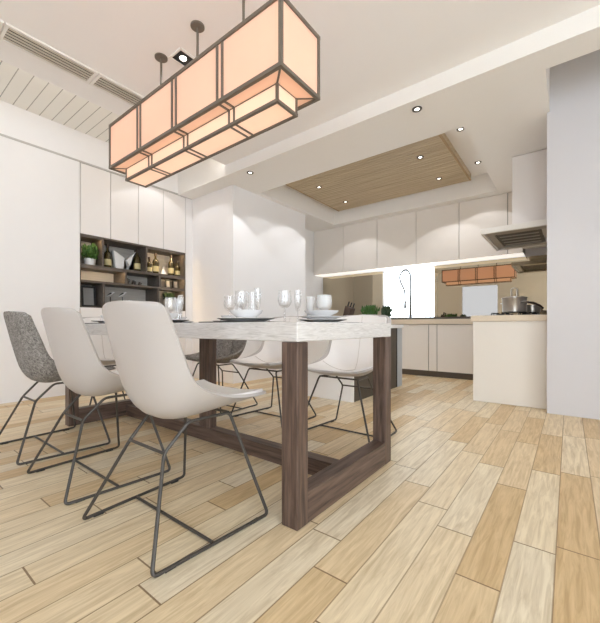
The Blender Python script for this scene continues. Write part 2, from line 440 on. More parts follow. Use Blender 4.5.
# boarded wooden ceiling panel hanging in the kitchen recess
sl = B()
y = 3.43
while y < 5.19:
    sl.box(-3.15, -1.08, y, min(y+.046, 5.2), 2.735, 2.748); y += 0.056
wp = tag(B().box(-3.17, -1.06, 3.43, 5.2, 2.748, 2.82).build('wooden_ceiling_panel', MSLAT), 'pale oak slatted panel set in the kitchen ceiling recess', 'ceiling panel')
sl.build('slat', MSLAT, wp)
B().box(-1.078, -1.058, 3.43, 5.2, 2.732, 2.7479).box(-3.172, -3.152, 3.43, 5.2, 2.732, 2.7479).build('edge_strip', wood('oak_edge', [(0.3, (150, 122, 84)), (0.7, (176, 148, 108))], 'y'), wp)

tag(B().box(-3.292, -3.2805, YF+.02, 2.75, 2.74, 2.75).build('cove_light', emit('cove_glow', (255, 248, 238), 17.0)), 'hidden light strip along the edge of the boarded ceiling recess', 'light')
# ------------------------------------------------------------------ air grilles in the ceiling
def grille(y0, y1, label):
    t = thing('air_grille', label, 'air vent', (-2.94, (y0+y1)/2, ZC-.012), 'air grilles in the ceiling')
    x0, x1 = -3.035, -2.845
    B().box(x0, x0+.018, y0, y1, ZC-.012, ZC).box(x1-.018, x1, y0, y1, ZC-.012, ZC).box(x0+.018, x1-.018, y0, y0+.018, ZC-.012, ZC).box(x0+.018, x1-.018, y1-.018, y1, ZC-.012, ZC).build('frame', MSOF, t)
    B().box(x0+.018, x1-.018, y0+.018, y1-.018, ZC-.002, ZC-.0005).build('duct', mat('duct_shadow', (36, 32, 28), 0.8), t)
    s = B(); n = 5; pit = (x1-x0-.036)/n
    for k in range(n):
        xx = x0+.018+pit*(k+.25)
        s.box(xx, xx+pit*.45, y0+.018, y1-.018, ZC-.010, ZC-.003)
    s.build('louvre', mat('louvre_grey', (206, 197, 184), 0.5), t)
grille(0.06, 0.60, 'slim louvred air grille at the left edge of the ceiling')
grille(0.61, 1.16, 'slim louvred air grille, middle one of the row above the left wall')
grille(1.17, 1.62, 'slim louvred air grille running behind the hanging lamp')

# ------------------------------------------------------------------ downlights
def spot(loc, power, size=104, blend=0.12, color=(0.96, 0.975, 1.0), rad=0.02):
    l = bpy.data.lights.new('spot', 'SPOT'); l.energy = power; l.spot_size = math.radians(size); l.spot_blend = blend
    l.color = color; l.shadow_soft_size = rad
    o = bpy.data.objects.new('spot', l); COL.objects.link(o); o.location = loc
def downlight(x, y, z, label, power=18, r=0.040, group='recessed downlights', **k):
    t = thing('downlight', label, 'downlight', (x, y, z-.008), group)
    B().lathe([(r*.50, z), (r*.52, z-.006), (r*.95, z-.008), (r, z-.004), (r, z)], (x, y, 0), 24).build('ring', MRING, t, True)
    B().lathe([(0, z-.003), (r*.495, z-.003), (r*.495, z-.0005), (0, z-.0005)], (x, y, 0), 24).build('lens', MLENS, t)
    spot((x, y, z-.015), power, **k)
PW = 15
downlight(-2.974, 2.887, ZS, 'round downlight in the white beam, above the corner of the column', PW)
downlight(-1.002, 2.891, ZS, 'round downlight in the white beam, above the kitchen peninsula', PW)
downlight(-2.84, 4.12, 2.735, 'round downlight in the wooden panel, left one of the front pair', PW)
downlight(-1.39, 4.12, 2.735, 'round downlight in the wooden panel, right one of the front pair', PW)
downlight(-2.84, 4.87, 2.735, 'round downlight in the wooden panel, left one nearest the wall cabinets', PW)
downlight(-1.39, 4.87, 2.735, 'round downlight in the wooden panel, right one nearest the wall cabinets', PW)
downlight(-2.83, 3.53, 2.735, 'round downlight in the wooden panel, hidden behind the beam beside the column', PW*.5)
downlight(-0.905, 3.94, 2.82, 'round downlight in the white strip beside the wooden panel, front one', PW)
downlight(-0.915, 4.88, 2.82, 'round downlight in the white strip beside the wooden panel, rear one', PW)
downlight(-3.83, 2.40, ZB, 'round downlight in the boarded ceiling behind the hanging lamp', PW*.65)
def square_light(x, y, label):
    t = thing('square_downlight', label, 'downlight', (x, y, ZC-.008))
    f = B()
    for (a, b_) in ((.070, .056),):
        f.box(x-a, x-b_, y-a, y+a, ZC-.008, ZC).box(x+b_, x+a, y-a, y+a, ZC-.008, ZC).box(x-b_, x+b_, y-a, y-b_, ZC-.008, ZC).box(x-b_, x+b_, y+b_, y+a, ZC-.008, ZC)
    f.build('frame', MSOF, t)
    B().box(x-.0555, x+.0555, y-.0555, y+.0555, ZC-.004, ZC-.0005).build('insert', MBLK, t)
    B().lathe([(0, ZC-.007), (.023, ZC-.007), (.025, ZC-.0041), (0, ZC-.0041)], (x, y, 0), 24).build('lens', MLENS, t)
    spot((x, y, ZC-.02), PW*.35)
square_light(-2.209, 1.475, 'square black downlight in the ceiling beside the lamp rods')

# ------------------------------------------------------------------ hanging lamp
def pendant():
    x0, x1, y0, y1, z0, z1 = -2.776, -1.055, 1.22, 1.52, 1.95, 2.268
    u0, u1, v0, v1, q0 = -2.69, -1.15, 1.302, 1.452, 1.862
    t = thing('hanging_lamp', 'long box-shaped hanging lamp of peach fabric in a bronze frame above the table', 'lamp', ((x0+x1)/2, 1.37, q0))
    r = .0095
    mull = []
    for c in (-2.342, -1.918, -1.486): mull += [c-.021, c+.021]
    f = B()
    def bx(a, b_, k=r):
        lo = [min(a[i], b_[i])-k for i in range(3)]; hi = [max(a[i], b_[i])+k for i in range(3)]
        f.box(lo[0], hi[0], lo[1], hi[1], lo[2], hi[2])
    for z in (z0, z1):
        for yy in (y0, y1): bx((x0, yy, z), (x1, yy, z))
        for xx in (x0, x1): bx((xx, y0, z), (xx, y1, z), r-.0004)
    for xx in (x0, x1):
        for yy in (y0, y1): bx((xx, yy, z0), (xx, yy, z1), r-.0008)
    for xx in mull:
        for yy in (y0, y1): bx((xx, yy, z0), (xx, yy, z1), .0075)
        bx((xx, y0, z1), (xx, y1, z1), .005)
    f.build('outer_frame', MBRONZE, t)
    f = B()
    k = .008
    for z in (q0, z0):
        for yy in (v0, v1): bx((u0, yy, z), (u1, yy, z), k if z == q0 else .0045)
        for xx in (u0, u1): bx((xx, v0, z), (xx, v1, z), k-.0004 if z == q0 else .0042)
    for xx in (u0, u1):
        for yy in (v0, v1): bx((xx, yy, q0), (xx, yy, z0), .0065)
    for xx in mull:
        for yy in (v0, v1): bx((xx, yy, q0), (xx, yy, z0), .006)
        bx((xx, v0, q0), (xx, v1, q0), .0057)
        bx((xx, y0, z0), (xx, v0, z0), .0062); bx((xx, v1, z0), (xx, y1, z0), .0062)
    for (a, b_, c, d) in ((x0, y0, u0, v0), (x1, y0, u1, v0), (x0, y1, u0, v1), (x1, y1, u1, v1)):
        f.tube([(a, b_, z0), (c, d, z0)], .006, seg=6)
    f.build('inner_frame', MBRONZE, t)
    th = .002
    edges = [x0, -2.342, -1.918, -1.486, x1]; ie = [u0, -2.342, -1.918, -1.486, u1]
    for i in range(4):
        a, b_ = edges[i], edges[i+1]; c, d = ie[i], ie[i+1]
        for yy in (y0, y1): B().box(a, b_, yy-th/2, yy+th/2, z0, z1).build('side_panel', MSHADE, t)
        for yy in (v0, v1): B().box(c, d, yy-th/2, yy+th/2, q0, z0).build('lower_side_panel', MSHADEL, t)
        B().box(c, d, v0, v1, q0-th/2, q0+th/2).build('bottom_panel', MSHADEL, t)
        B().poly_prism([(a, y0, z0-th/2), (b_, y0, z0-th/2), (d, v0, z0-th/2), (c, v0, z0-th/2)], (0, 0, th)).build('ledge_panel', MSHADEO, t)
        B().poly_prism([(a, y1, z0-th/2), (b_, y1, z0-th/2), (d, v1, z0-th/2), (c, v1, z0-th/2)], (0, 0, th)).build('ledge_panel', MSHADEO, t)
    for a, c in ((x0, u0), (x1, u1)):
        B().box(a-th/2, a+th/2, y0, y1, z0, z1).build('end_panel', MSHADE, t)
        B().box(c-th/2, c+th/2, v0, v1, q0, z0).build('lower_end_panel', MSHADEL, t)
        B().poly_prism([(a, y0, z0-th/2), (a, y1, z0-th/2), (c, v1, z0-th/2), (c, v0, z0-th/2)], (0, 0, th)).build('ledge_panel', MSHADEO, t)
    for x in (-2.33, -1.90, -1.47):
        rod = B().tube([(x, 1.375, z1-.004), (x, 1.375, ZC)], .008, seg=10).build('suspension_rod', MBRONZE, t, True)
        B().lathe([(0, ZC-.012), (.040, ZC-.012), (.044, ZC-.009), (.044, ZC), (0, ZC)], (x, 1.375, 0), 28).build('ceiling_plate', MBRONZE, rod, True)
        B().tube([(x, y0, z1), (x, y1, z1)], .005, seg=6).build('cross_bar', MBRONZE, t)
    for x in (-2.55, -2.13, -1.70, -1.28):
        l = bpy.data.lights.new('lamp_bulb', 'POINT'); l.energy = 0.06; l.color = (1, .90, .78); l.shadow_soft_size = .05
        o = bpy.data.objects.new('lamp_bulb', l); COL.objects.link(o); o.location = (x, 1.37, 2.08)
pendant()

# ------------------------------------------------------------------ dining table
def table():
    t = thing('dining_table', 'long dining table with a thick pale marble top on a dark walnut frame', 'table', (-1.876, 1.4, 0))
    B().box(-2.98, -.773, .984, 1.817, .682, .7555, .004).build('tabletop', MMAR, t)
    for (x0, x1) in ((-.848, -.773), (-2.98, -2.905)):
        for (y0, y1) in ((.984, 1.05), (1.747, 1.817)):
            B().box(x0, x1, y0, y1, 0, .681, .003).build('leg', MWAL, t)
        B().box(x0+.001, x1-.001, 1.05, 1.747, 0, .118, .002).build('end_rail', MWALY, t)
    B().box(-2.905, -.848, 1.40, 1.47, 0, .085, .002).build('stretcher', MWALX, t)
    B().box(-1.925, -1.82, 1.405, 1.465, .085, .681, .003).build('centre_post', MWAL, t)
table()

# ------------------------------------------------------------------ chairs
PROF = [(.300, .453), (.285, .440), (.225, .424), (.130, .410), (.040, .398), (-.035, .393), (-.095, .412), (-.137, .465), (-.162, .545), (-.182, .63), (-.200, .715), (-.215, .785), (-.222, .824)]
EDGE = [(.300, .460), (.285, .460), (.225, .462), (.135, .470), (.050, .487), (-.025, .515), (-.072, .548), (-.098, .59), (-.118, .645), (-.138, .70), (-.155, .745), (-.170, .79), (-.180, .818)]
HALF = [.212, .218, .228, .234, .238, .240, .240, .238, .235, .231, .227, .223, .219]
def cr(tab, v):
    n = len(tab)-1; x = min(max(v, 0), 1)*n; i = min(int(x), n-1); t = x-i
    p = [tab[max(i-1, 0)], tab[i], tab[i+1], tab[min(i+2, n)]]
    def h(a, b, c, d): return 0.5*((2*b) + (-a+c)*t + (2*a-5*b+4*c-d)*t*t + (-a+3*b-3*c+d)*t**3)
    if isinstance(tab[0], tuple): return tuple(h(p[0][k], p[1][k], p[2][k], p[3][k]) for k in range(len(tab[0])))
    return h(*p)
def chair_point(u, v):
    y, z = cr(PROF, v); ey, ez = cr(EDGE, v)
    w = cr(HALF, v); k = abs(u)**2.5
    for s, r, a in ((v, .09, .66), ((1-v), .09, .66)):
        if s < r: w *= a + (1-a)*math.sqrt(max(0, 1-(1-s/r)**2))
    return Vector((u*w, y+(ey-y)*k, z+(ez-z)*k))
def chair_surf(u, v):
    e = .003
    p = chair_point(u, v)
    a = chair_point(min(u+e, 1), v) - chair_point(max(u-e, -1), v)
    b = chair_point(u, min(v+e, 1)) - chair_point(u, max(v-e, 0))
    n = a.cross(b).normalized()
    ref = cr(PROF, v)
    return p, n if n.dot(Vector((0, .6, .55))) > 0 or True else -n
def make_chair(label, shell_m, pad_m, seam_m):
    t = thing('dining_chair', label, 'chair', (0, 0, 0), 'dining chairs around the marble table')
    sgn = 1
    p, n = chair_surf(0, .35)
    if n.z < 0: sgn = -1
    f = lambda u, v: (lambda r: (r[0], r[1]*sgn))(chair_surf(u, v))
    B().sheet(f, 24, 44, 0, .012).build('shell', shell_m, t, True, angle=50)
    us = [-.93+1.86*i/24 for i in range(25)]
    vs = [.03 + .945*i/44 for i in range(45)]
    pad = B().sheet(f, 24, 44, .0121, .024, us, vs).build('upholstery', pad_m, t, True, angle=50)
    def line(uv, off): return [f(u, v)[0] + f(u, v)[1]*off for u, v in uv]
    B().tube(line([(0, .50+.45*i/20) for i in range(21)], .0245), .0022, seg=6).build('seam', seam_m, pad)
    B().tube(line([(-.90+.90*i/12, .36+.14*(i/12)**1.5) for i in range(13)] + [(.90*i/12, .50-.14*(1-(1-i/12)**1.5)) for i in range(1, 13)], .0245), .0022, seg=6).build('seam', seam_m, pad)
    rr = .0063
    for s in (-1, 1):
        path = [(s*.128, -.025, .396), (s*.118, -.115, .305), (s*.248, -.232, rr), (s*.278, .230, rr), (s*.145, .150, .398)]
        fr = B().tube(fillet(path, .020, closed=True), rr, closed=True, seg=8).build('side_frame', MROD, t, True)
        for yy in (-.175, .17):
            xx = s*(.246 + (.272-.246)*(yy+.225)/.447)
            B().box(xx-.0072, xx+.0072, yy-.018, yy+.018, 0.0, .006).build('glide', MGLIDE, fr)
    B().tube([(-.118, -.115, .305), (.118, -.115, .305)], rr*.9, seg=8).build('rear_bar', MROD, t, True)
    B().tube([(-.257, -.02, .009), (.257, -.02, .009)], rr*.9, seg=8).build('floor_bar', MROD, t, True)
    B().tube([(-.145, .145, .400), (.145, .145, .400)], rr*.9, seg=8).build('front_bar', MROD, t, True)
    return t
white = make_chair('white leather dining chair nearest the camera, its back towards us', MSHELLW, MCHAIR, MSEAM)
grey = make_chair('grey felt dining chair at the far left, its back towards us beside the plain wall', MFELT, MFELT, MSEAMG)
white.location = (-1.21, .77, 0)
dup(white, (-1.885, .77, 0), 0, 'white leather dining chair between the grey chair and the nearest white chair')
grey.location = (-2.555, .77, 0)
dup(white, (-1.20, 2.105, 0), PI, 'white leather dining chair facing us, seen between the two near table legs')
dup(white, (-1.885, 2.105, 0), PI, 'white leather dining chair facing us, between the centre post and the front table leg')
dup(grey, (-2.555, 2.105, 0), PI, 'grey felt dining chair facing us behind the centre post of the table')
dup(white, (-3.245, 1.42, 0), -PI/2, 'white leather dining chair at the far head of the table, before the white base cabinets')

# ------------------------------------------------------------------ left wall cabinets and niche
CY = [1.556, 1.879, 2.212, 2.553, 2.890]
where = ['leftmost, above the potted plant', 'second from the plain wall, above the winged vases', 'third from the plain wall, above the middle bottles', 'rightmost, next to the column']
for i in range(4):
    y0, y1 = CY[i], CY[i+1]
    t = thing('wall_cabinet', 'white wall cabinet over the niche, ' + where[i], 'cabinet', (-4.44, (y0+y1)/2, 1.767), 'white wall cabinets over the display niche')
    B().box(-4.615, -4.291, y0+.0005, y1-.0005, 1.768, 2.555).build('carcass', MGAP, t)
    B().box(-4.290, XL, y0+.003, y1-.003, 1.767, 2.545, .0015).build('door', MLAQ, t)
for i in range(4):
    y0, y1 = CY[i], CY[i+1]
    t = thing('base_cabinet', 'white handleless base cabinet under the niche, ' + ['beside the plain wall', 'second from the plain wall', 'third from the plain wall', 'next to the column'][i], 'cabinet', (-4.44, (y0+y1)/2, 0), 'white base cabinets under the display niche')
    B().box(-4.615, -4.291, y0+.0005, y1-.0005, 0, .948).build('carcass', MGAP, t)
    B().box(-4.290, XL, y0+.003, y1-.003, .006, .948, .0015).build('door', MLAQ, t)
def niche():
    t = thing('display_shelf', 'dark wooden open display shelf recessed in the white left wall', 'shelf', (-4.44, 2.22, .95))
    y0, y1, z0, z1, xb, xf = 1.556, 2.890, .9485, 1.7665, -4.58, -4.274
    B().box(xb-.015, xb, y0, y1, z0, z1).build('back_panel', MBACK, t)
    k = .018
    B().box(xb, xf, y0, y1, z0, z0+.012).box(xb, xf, y0, y1, z1-.02, z1).box(xb, xf, y0, y0+.010, z0+.012, z1-.02).box(xb, xf, y1-.016, y1, z0+.012, z1-.02).build('outer_frame', MSHELF, t)
    B().box(xb, xf, y0+.01, y1-.016, 1.402, 1.432).build('shelf_board', MSHELF, t)
    B().box(xb, xf, y0+.01, 2.496, 1.232, 1.256).build('shelf_board', MSHELF, t)
    B().box(xb, xf, 2.496, y1-.016, 1.236, 1.260).build('shelf_board', MSHELF, t)
    for (ya, yb, za, zb) in ((1.786, 1.806, 1.432, z1-.02), (2.312, 2.332, 1.432, z1-.02), (2.05, 2.07, 1.256, 1.402), (2.496, 2.516, 1.26, 1.402), (1.796, 1.816, z0+.012, 1.232), (2.472, 2.496, z0+.012, 1.232)):
        B().box(xb, xf, ya, yb, za, zb).build('divider', MSHELF, t)
    # lit strips at the back of the shelf compartments
    ml = emit('warm_led_strip', (255, 222, 172), 55.0)
    for (ya, yb, z) in ((1.60, 1.77, z1-.021), (2.36, 2.85, z1-.021), (1.60, 2.03, 1.401), (2.54, 2.85, 1.235), (2.54, 2.85, 1.401)):
        b = B(); b.box(xf-.010, xf, ya-.03, yb+.02, z-.012, z)
        b.build('light_lip', MSHELF, t)
        B().box(xf-.030, xf-.014, ya, yb, z-.006, z-.001).build('led_strip', ml, t)
niche()
def leaf_cluster(b, c, r, h, n, size, seed):
    rnd = random.Random(seed)
    for _ in range(n):
        a = rnd.uniform(0, 2*PI); e = rnd.uniform(.05, 1.0); q = math.sqrt(rnd.random())
        base = Vector(c) + Vector((math.cos(a)*r*q*.5, math.sin(a)*r*q*.5, 0))
        tip = Vector(c) + Vector((math.cos(a)*r*q, math.sin(a)*r*q, h*e))
        d = (tip-base); L = size*rnd.uniform(.7, 1.2)
        dn = d.normalized(); side = dn.cross(Vector((rnd.uniform(-1, 1), rnd.uniform(-1, 1), rnd.uniform(-.3, 1)))).normalized()
        up = side.cross(dn)
        p0 = tip - dn*L*.5
        pts = [p0, p0+dn*L*.35+side*L*.28+up*L*.06, p0+dn*L, p0+dn*L*.35-side*L*.28+up*L*.06]
        mid = p0+dn*L*.45-up*L*.05
        vs = [b.bm.verts.new(p) for p in pts]; m_ = b.bm.verts.new(mid)
        for i in range(4): b.bm.faces.new((vs[i], vs[(i+1) % 4], m_))
def potted(name, label, x, y, z, pr, ph, lr, lh, n, size, seed, leafm=None, potm=None):
    t = thing(name, label, 'plant', (x, y, z))
    B().lathe([(0, z), (pr*.82, z), (pr*.95, z+ph*.5), (pr, z+ph), (pr*.88, z+ph), (pr*.85, z+ph*.85), (0, z+ph*.85)], (x, y, 0), 28).build('pot', potm or MPOR, t, True)
    b = B(); leaf_cluster(b, (x, y, z+ph*.85), lr, lh, n, size, seed); b.build('foliage', leafm or MLEAF, t)
potted('potted_plant', 'bushy green plant in a white pot on the top shelf of the niche', -4.40, 1.705, 1.432, .062, .085, .085, .17, 260, .045, 1)
potted('potted_plant', 'small dark green plant in a white pot in the lower right compartment of the niche', -4.42, 2.72, .9605, .062, .16, .075, .10, 150, .05, 2, MLEAFD)
def bottle(y, z, h, r, label, x=-4.40, lab=True):
    t = thing('wine_bottle', label, 'bottle', (x, y, z), 'bottles on the niche top shelf')
    B().lathe([(0, z), (r*.9, z), (r, z+.006), (r, z+h*.58), (r*.8, z+h*.66), (r*.36, z+h*.74), (r*.33, z+h*.95), (r*.40, z+h*.955), (r*.40, z+h), (0, z+h)], (x, y, 0), 24).build('body', MOLIVE, t, True)
    B().lathe([(r*1.015, z+h*.13), (r*1.015, z+h*.38)], (x, y, 0), 24).build('label', MLABEL, t, True, label='cream paper label')
    B().lathe([(r*.42, z+h*.86), (r*.42, z+h*1.004), (0, z+h*1.004)], (x, y, 0), 20).build('capsule', MDARKW, t, True)
bottle(1.90, 1.432, .29, .040, 'olive wine bottle beside the left winged vase')
bottle(2.262, 1.432, .29, .040, 'olive wine bottle right of the right winged vase, before a divider')
bottle(2.425, 1.432, .22, .034, 'shorter olive bottle just right of the second shelf divider')
bottle(2.515, 1.432, .29, .040, 'olive wine bottle left of the small white cone vase')
bottle(2.745, 1.432, .30, .040, 'olive wine bottle in front of the brightest shelf light')
bottle(2.845, 1.432, .23, .036, 'short olive bottle at the right end of the top shelf')
def winged_vase(yb, yt0, yt1, z0, z_hi, z_lo, label):
    t = thing('winged_vase', label, 'vase', (-4.40, yb, z0), 'white winged vases')
    x0, x1 = -4.44, -4.37
    b = B()
    prof = [(yb-.045, z0), (yb+.045, z0), (yt1, z_lo if yt1 > yb else z_lo), (yt0, z_hi)]
    b.poly_prism([(x0, p[0], p[1]) for p in prof], (x1-x0, 0, 0))
    bmesh.ops.bevel(b.bm, geom=list(b.bm.edges), offset=.008, segments=3, affect='EDGES', profile=.5)
    b.build('body', MPOR, t, True)
    B().tube([(x1-.006, yt0, z_hi-.006), (x1-.006, yt1, z_lo-.004)], .004, seg=6).build('rim', MTRIM, t, True)
winged_vase(2.03, 1.955, 2.095, 1.432, 1.665, 1.585, 'white winged vase with its tall point on the left')
winged_vase(2.165, 2.235, 2.105, 1.432, 1.69, 1.555, 'white winged vase with its tall point on the right')
t = thing('cone_vase', 'small white cone-shaped vase between two bottles on the top shelf', 'vase', (-4.40, 2.63, 1.432))
B().lathe([(0, 1.432), (.05, 1.432), (.052, 1.445), (.022, 1.50), (.014, 1.54), (.018, 1.55), (0, 1.55)], (-4.40, 2.63, 0), 24).build('body', MPOR, t, True)
B().lathe([(.0185, 1.548), (.020, 1.552), (.0185, 1.556)], (-4.40, 2.63, 0), 20).build('rim', MTRIM, t, True)
def jug(y, h, r, label, m):
    z = 1.256
    t = thing('small_jug', label, 'jug', (-4.40, y, z), 'small jugs on the middle shelf')
    B().lathe([(0, z), (r*.7, z), (r, z+h*.35), (r*.8, z+h*.65), (r*.5, z+h*.8), (r*.6, z+h), (r*.5, z+h), (r*.42, z+h*.8), (0, z+h*.75)], (-4.40, y, 0), 20).build('body', m, t, True)
    B().tube(fillet([(-4.40, y+r*.55, z+h*.88), (-4.40, y+r*1.45, z+h*.8), (-4.40, y+r*.95, z+h*.35)], .012), .004, seg=6).build('handle', m, t, True)
jug(2.135, .085, .026, 'small grey pottery jug left of three on the middle shelf', MSTEELD)
jug(2.215, .065, .024, 'small grey pottery jug in the middle of three on the middle shelf', MSTEELD)
jug(2.295, .05, .022, 'lowest grey pottery jug, right of three on the middle shelf', MSTEELD)
def frame(y0, y1, z, h, label, x=-4.40, lean=.045, m=MBLK, mount=None):
    t = thing('picture_frame', label, 'picture frame', (x, (y0+y1)/2, z))
    bw = .019 if h < .2 else .022; d = .012
    def sh(b): return b.move((-x, 0, -z)).xform(Matrix.Rotation(-lean*2.2, 4, 'Y')).move((x, 0, z))
    b = B(); b.box(x, x+d, y0, y1, z, z+bw).box(x, x+d, y0, y1, z+h-bw, z+h).box(x, x+d, y0, y0+bw, z+bw, z+h-bw).box(x, x+d, y1-bw, y1, z+bw, z+h-bw)
    sh(b).build('frame', m, t)
    sh(B().box(x+.001, x+.006, y0+bw, y1-bw, z+bw, z+h-bw)).build('picture', mount or MPLATE, t)
MPRINT = mat('pale_print', (140, 138, 136), 0.6, var=0.25, scale=25)
frame(1.622, 1.778, .9605, .245, 'larger black picture frame with a grey print at the lower left of the niche', -4.42)
frame(2.655, 2.745, 1.26, .125, 'small black frame with a pale print, left of the pair in the niche', -4.40, mount=MPRINT)
frame(2.772, 2.862, 1.26, .125, 'small black frame with a pale print, right of the pair in the niche', -4.40, mount=MPRINT)
def bird(y, h, label, flip=1):
    z = .9605; x = -4.42
    t = thing('bird_figure', label, 'figurine', (x, y, z), 'bird figurines')
    B().lathe([(0, z), (.03, z), (.03, z+.008), (.005, z+.014), (.005, z+h*.7), (0, z+h*.7)], (x, y, 0), 16).build('stand', MBLK, t, True)
    pts = [(x, y-.048*flip, z+h*.70), (x, y-.02*flip, z+h*.80), (x, y+.012*flip, z+h*.90), (x, y+.035*flip, z+h*1.0), (x, y+.055*flip, z+h*.98)]
    B().tube(pts, [.003, .013, .016, .010, .002], seg=10).build('body', MPOR, t, True)
    B().tube([(x+.014, y-.045*flip, z+h*.78), (x+.014, y-.005*flip, z+h*.92), (x+.012, y+.016*flip, z+h*.96)], [.002, .009, .003], seg=8).build('wing', MBLK, t, True, label='black wing')
bird(1.94, .19, 'black and white bird figure on a stand beside the large picture frame')
bird(2.085, .20, 'black and white bird figure on a stand in the middle of the lower niche')

# ------------------------------------------------------------------ kitchen
UX = [-3.875, -3.22, -2.568, -1.905, -1.273, -.657, -.482]
MLED = emit('white_light_diffuser', (255, 250, 242), 0.8)
lab = ['ivory wall cabinet at the left end of the kitchen row, by the column', 'ivory wall cabinet second from the left in the kitchen row', 'ivory wall cabinet above the left half of the bright window', 'ivory wall cabinet right of the bright window', 'ivory wall cabinet left of the cooker hood', 'narrow ivory filler cabinet beside the tall hood box']
for i in range(6):
    x0, x1 = UX[i], UX[i+1]
    t = thing('kitchen_wall_cabinet', lab[i], 'cabinet', ((x0+x1)/2, 5.6, 1.716), 'ivory kitchen wall cabinets')
    B().box(x0+.0005, x1-.0005, 5.471, YM-.0005, 1.716, 2.549).build('carcass', MGAP, t)
    B().box(x0+.004, x1-.004, 5.45, 5.470, 1.716, 2.545, .001).build('door', MKIT, t)
    B().box(x0+.0005, x1-.0005, 5.475, 5.76, 1.710, 1.7155).build('light_diffuser', MLED, t, label='white lit underside')
# mirror splashbacks
tag(B().box(-3.88, WX0-.001, YM-.012, YM-.0005, .8405, 1.7065).build('splashback', MMIR), 'bronze mirror splashback left of the bright window', 'splashback', 'bronze mirror splashbacks')
tag(B().box(WX1+.001, -.149, YM-.012, YM-.0005, .8405, 1.7065).build('splashback', MMIR), 'bronze mirror splashback behind the cooking pot', 'splashback', 'bronze mirror splashbacks')
tag(B().box(WX0, -.76, 5.735, 5.766, .8405, .885, .002).build('sill_strip', MDARKF), 'dark strip along the back of the worktop under the window', 'strip')
# base units along the back wall
def base(x0, x1, label):
    t = thing('kitchen_base_cabinet', label, 'cabinet', ((x0+x1)/2, 5.45, 0), 'ivory kitchen base cabinets')
    B().box(x0+.0005, x1-.0005, 5.191, YM-.013, .085, .764).build('carcass', MGAP, t)
    B().box(x0+.005, x1-.005, 5.17, 5.190, .088, .760, .001).build('door', MKIT, t)
    B().box(x0+.0005, x1-.0005, 5.22, 5.235, 0, .085).build('kick_board', MKICK, t)
base(-2.96, -2.24, 'ivory base cabinet at the left end, behind the island')
base(-2.24, -1.624, 'ivory base cabinet under the tap')
base(-1.624, -1.504, 'narrow ivory base cabinet between two wide ones')
base(-1.504, -.752, 'ivory base cabinet next to the peninsula')
t = thing('peninsula_unit', 'plain ivory peninsula with the hob, standing against the grey wall', 'cabinet', (-.45, 4.4, 0))
B().box(-.75, -.149, 3.785, 5.149, .0, .784).build('body', mat('pale_ivory_panel', (226, 220, 212), .35), t)
B().box(-.752, -.149, 3.778, 3.7845, .004, .784, .001).build('end_panel', mat('pale_ivory_end', (228, 222, 214), .35), t)
b = B()
b.poly_prism([(-3.88, 5.15, .766), (-.151, 5.15, .766), (-.151, YM, .766), (-3.88, YM, .766)], (0, 0, .074))
tag(b.build('worktop', MTOP), 'beige stone worktop along the back wall under the tap', 'worktop')
tag(B().box(-.772, -.151, 3.765, 5.1495, .785, .842, .003).build('worktop', MTOP), 'beige stone worktop on the peninsula under the hob', 'worktop')
# hood and the box over it
t = thing('hood_cabinet', 'tall white box cabinet above the cooker hood', 'cabinet', (-.32, 4.9, 1.76))
B().box(-.48, -.149, 4.36, 5.449, 1.758, 2.549).build('carcass', MKIT, t)
B().box(-.482, -.151, 4.338, 4.3595, 1.760, 2.545, .0015).build('door', MLAQ, t)
t = thing('cooker_hood', 'steel cooker hood with dark filters hanging over the pot', 'cooker hood', (-.44, 4.55, 1.70))
hx0, hx1, hy0, hy1 = -.735, -.15, 4.05, 5.06
b = B()
b.box(hx0, hx1, hy0, hy0+.03, 1.70, 1.757, .003).box(hx0, hx1, hy1-.03, hy1, 1.70, 1.757, .003).box(hx0, hx0+.03, hy0+.03, hy1-.03, 1.70, 1.757).box(hx1-.02, hx1, hy0+.03, hy1-.03, 1.70, 1.757).box(hx0+.03, hx1-.02, hy0+.03, hy1-.03, 1.745, 1.757)
b.build('canopy', mat('satin_white_metal', (238, 235, 230), .3, metal=.1), t)
b = B()
b.box(hx0+.03, hx0+.10, hy0+.03, hy1-.03, 1.715, 1.744).box(hx0+.10, hx1-.02, hy0+.03, hy0+.13, 1.70, 1.744).box(hx0+.10, hx1-.02, hy1-.12, hy1-.03, 1.706, 1.744)
b.build('inner_trim', MSTEEL, t)
b = B()
for k in range(5):
    yy = hy0+.135+k*.15
    b.box(hx0+.105, hx1-.07, yy, yy+.14, 1.722, 1.744)
fl = b.build('filter', MSTEELD, t)
b = B()
for k in range(5):
    yy = hy0+.135+k*.15
    b.box(hx0+.13, hx1-.10, yy+.055, yy+.075, 1.716, 1.7215)
b.build('filter_bar', MSTEEL, fl)
B().box(hx1-.068, hx1-.022, hy0+.14, hy0+.50, 1.715, 1.744).build('lamp_cover', mat('milky_cover', (226, 220, 208), .4), t)
# hob
t = thing('gas_hob', 'black gas hob with pan supports on the peninsula', 'hob', (-.45, 4.37, .842))
B().box(-.70, -.20, 4.02, 4.74, .842, .850, .002).build('plate', MBLK, t)
for (cx, cy) in ((-.575, 4.2), (-.33, 4.2), (-.575, 4.55), (-.33, 4.55)):
    B().lathe([(0, .850), (.045, .850), (.045, .858), (.03, .862), (0, .862)], (cx, cy, 0), 20).build('burner', MSTEELD, t, True)
    g = B()
    for k in range(4):
        a = PI/4 + k*PI/2
        g.tube(fillet([(cx+.1*math.cos(a), cy+.1*math.sin(a), .850), (cx+.1*math.cos(a), cy+.1*math.sin(a), .874), (cx+.02*math.cos(a), cy+.02*math.sin(a), .874)], .008), .005, seg=6)
    g.build('pan_support', MBLK, t, True)
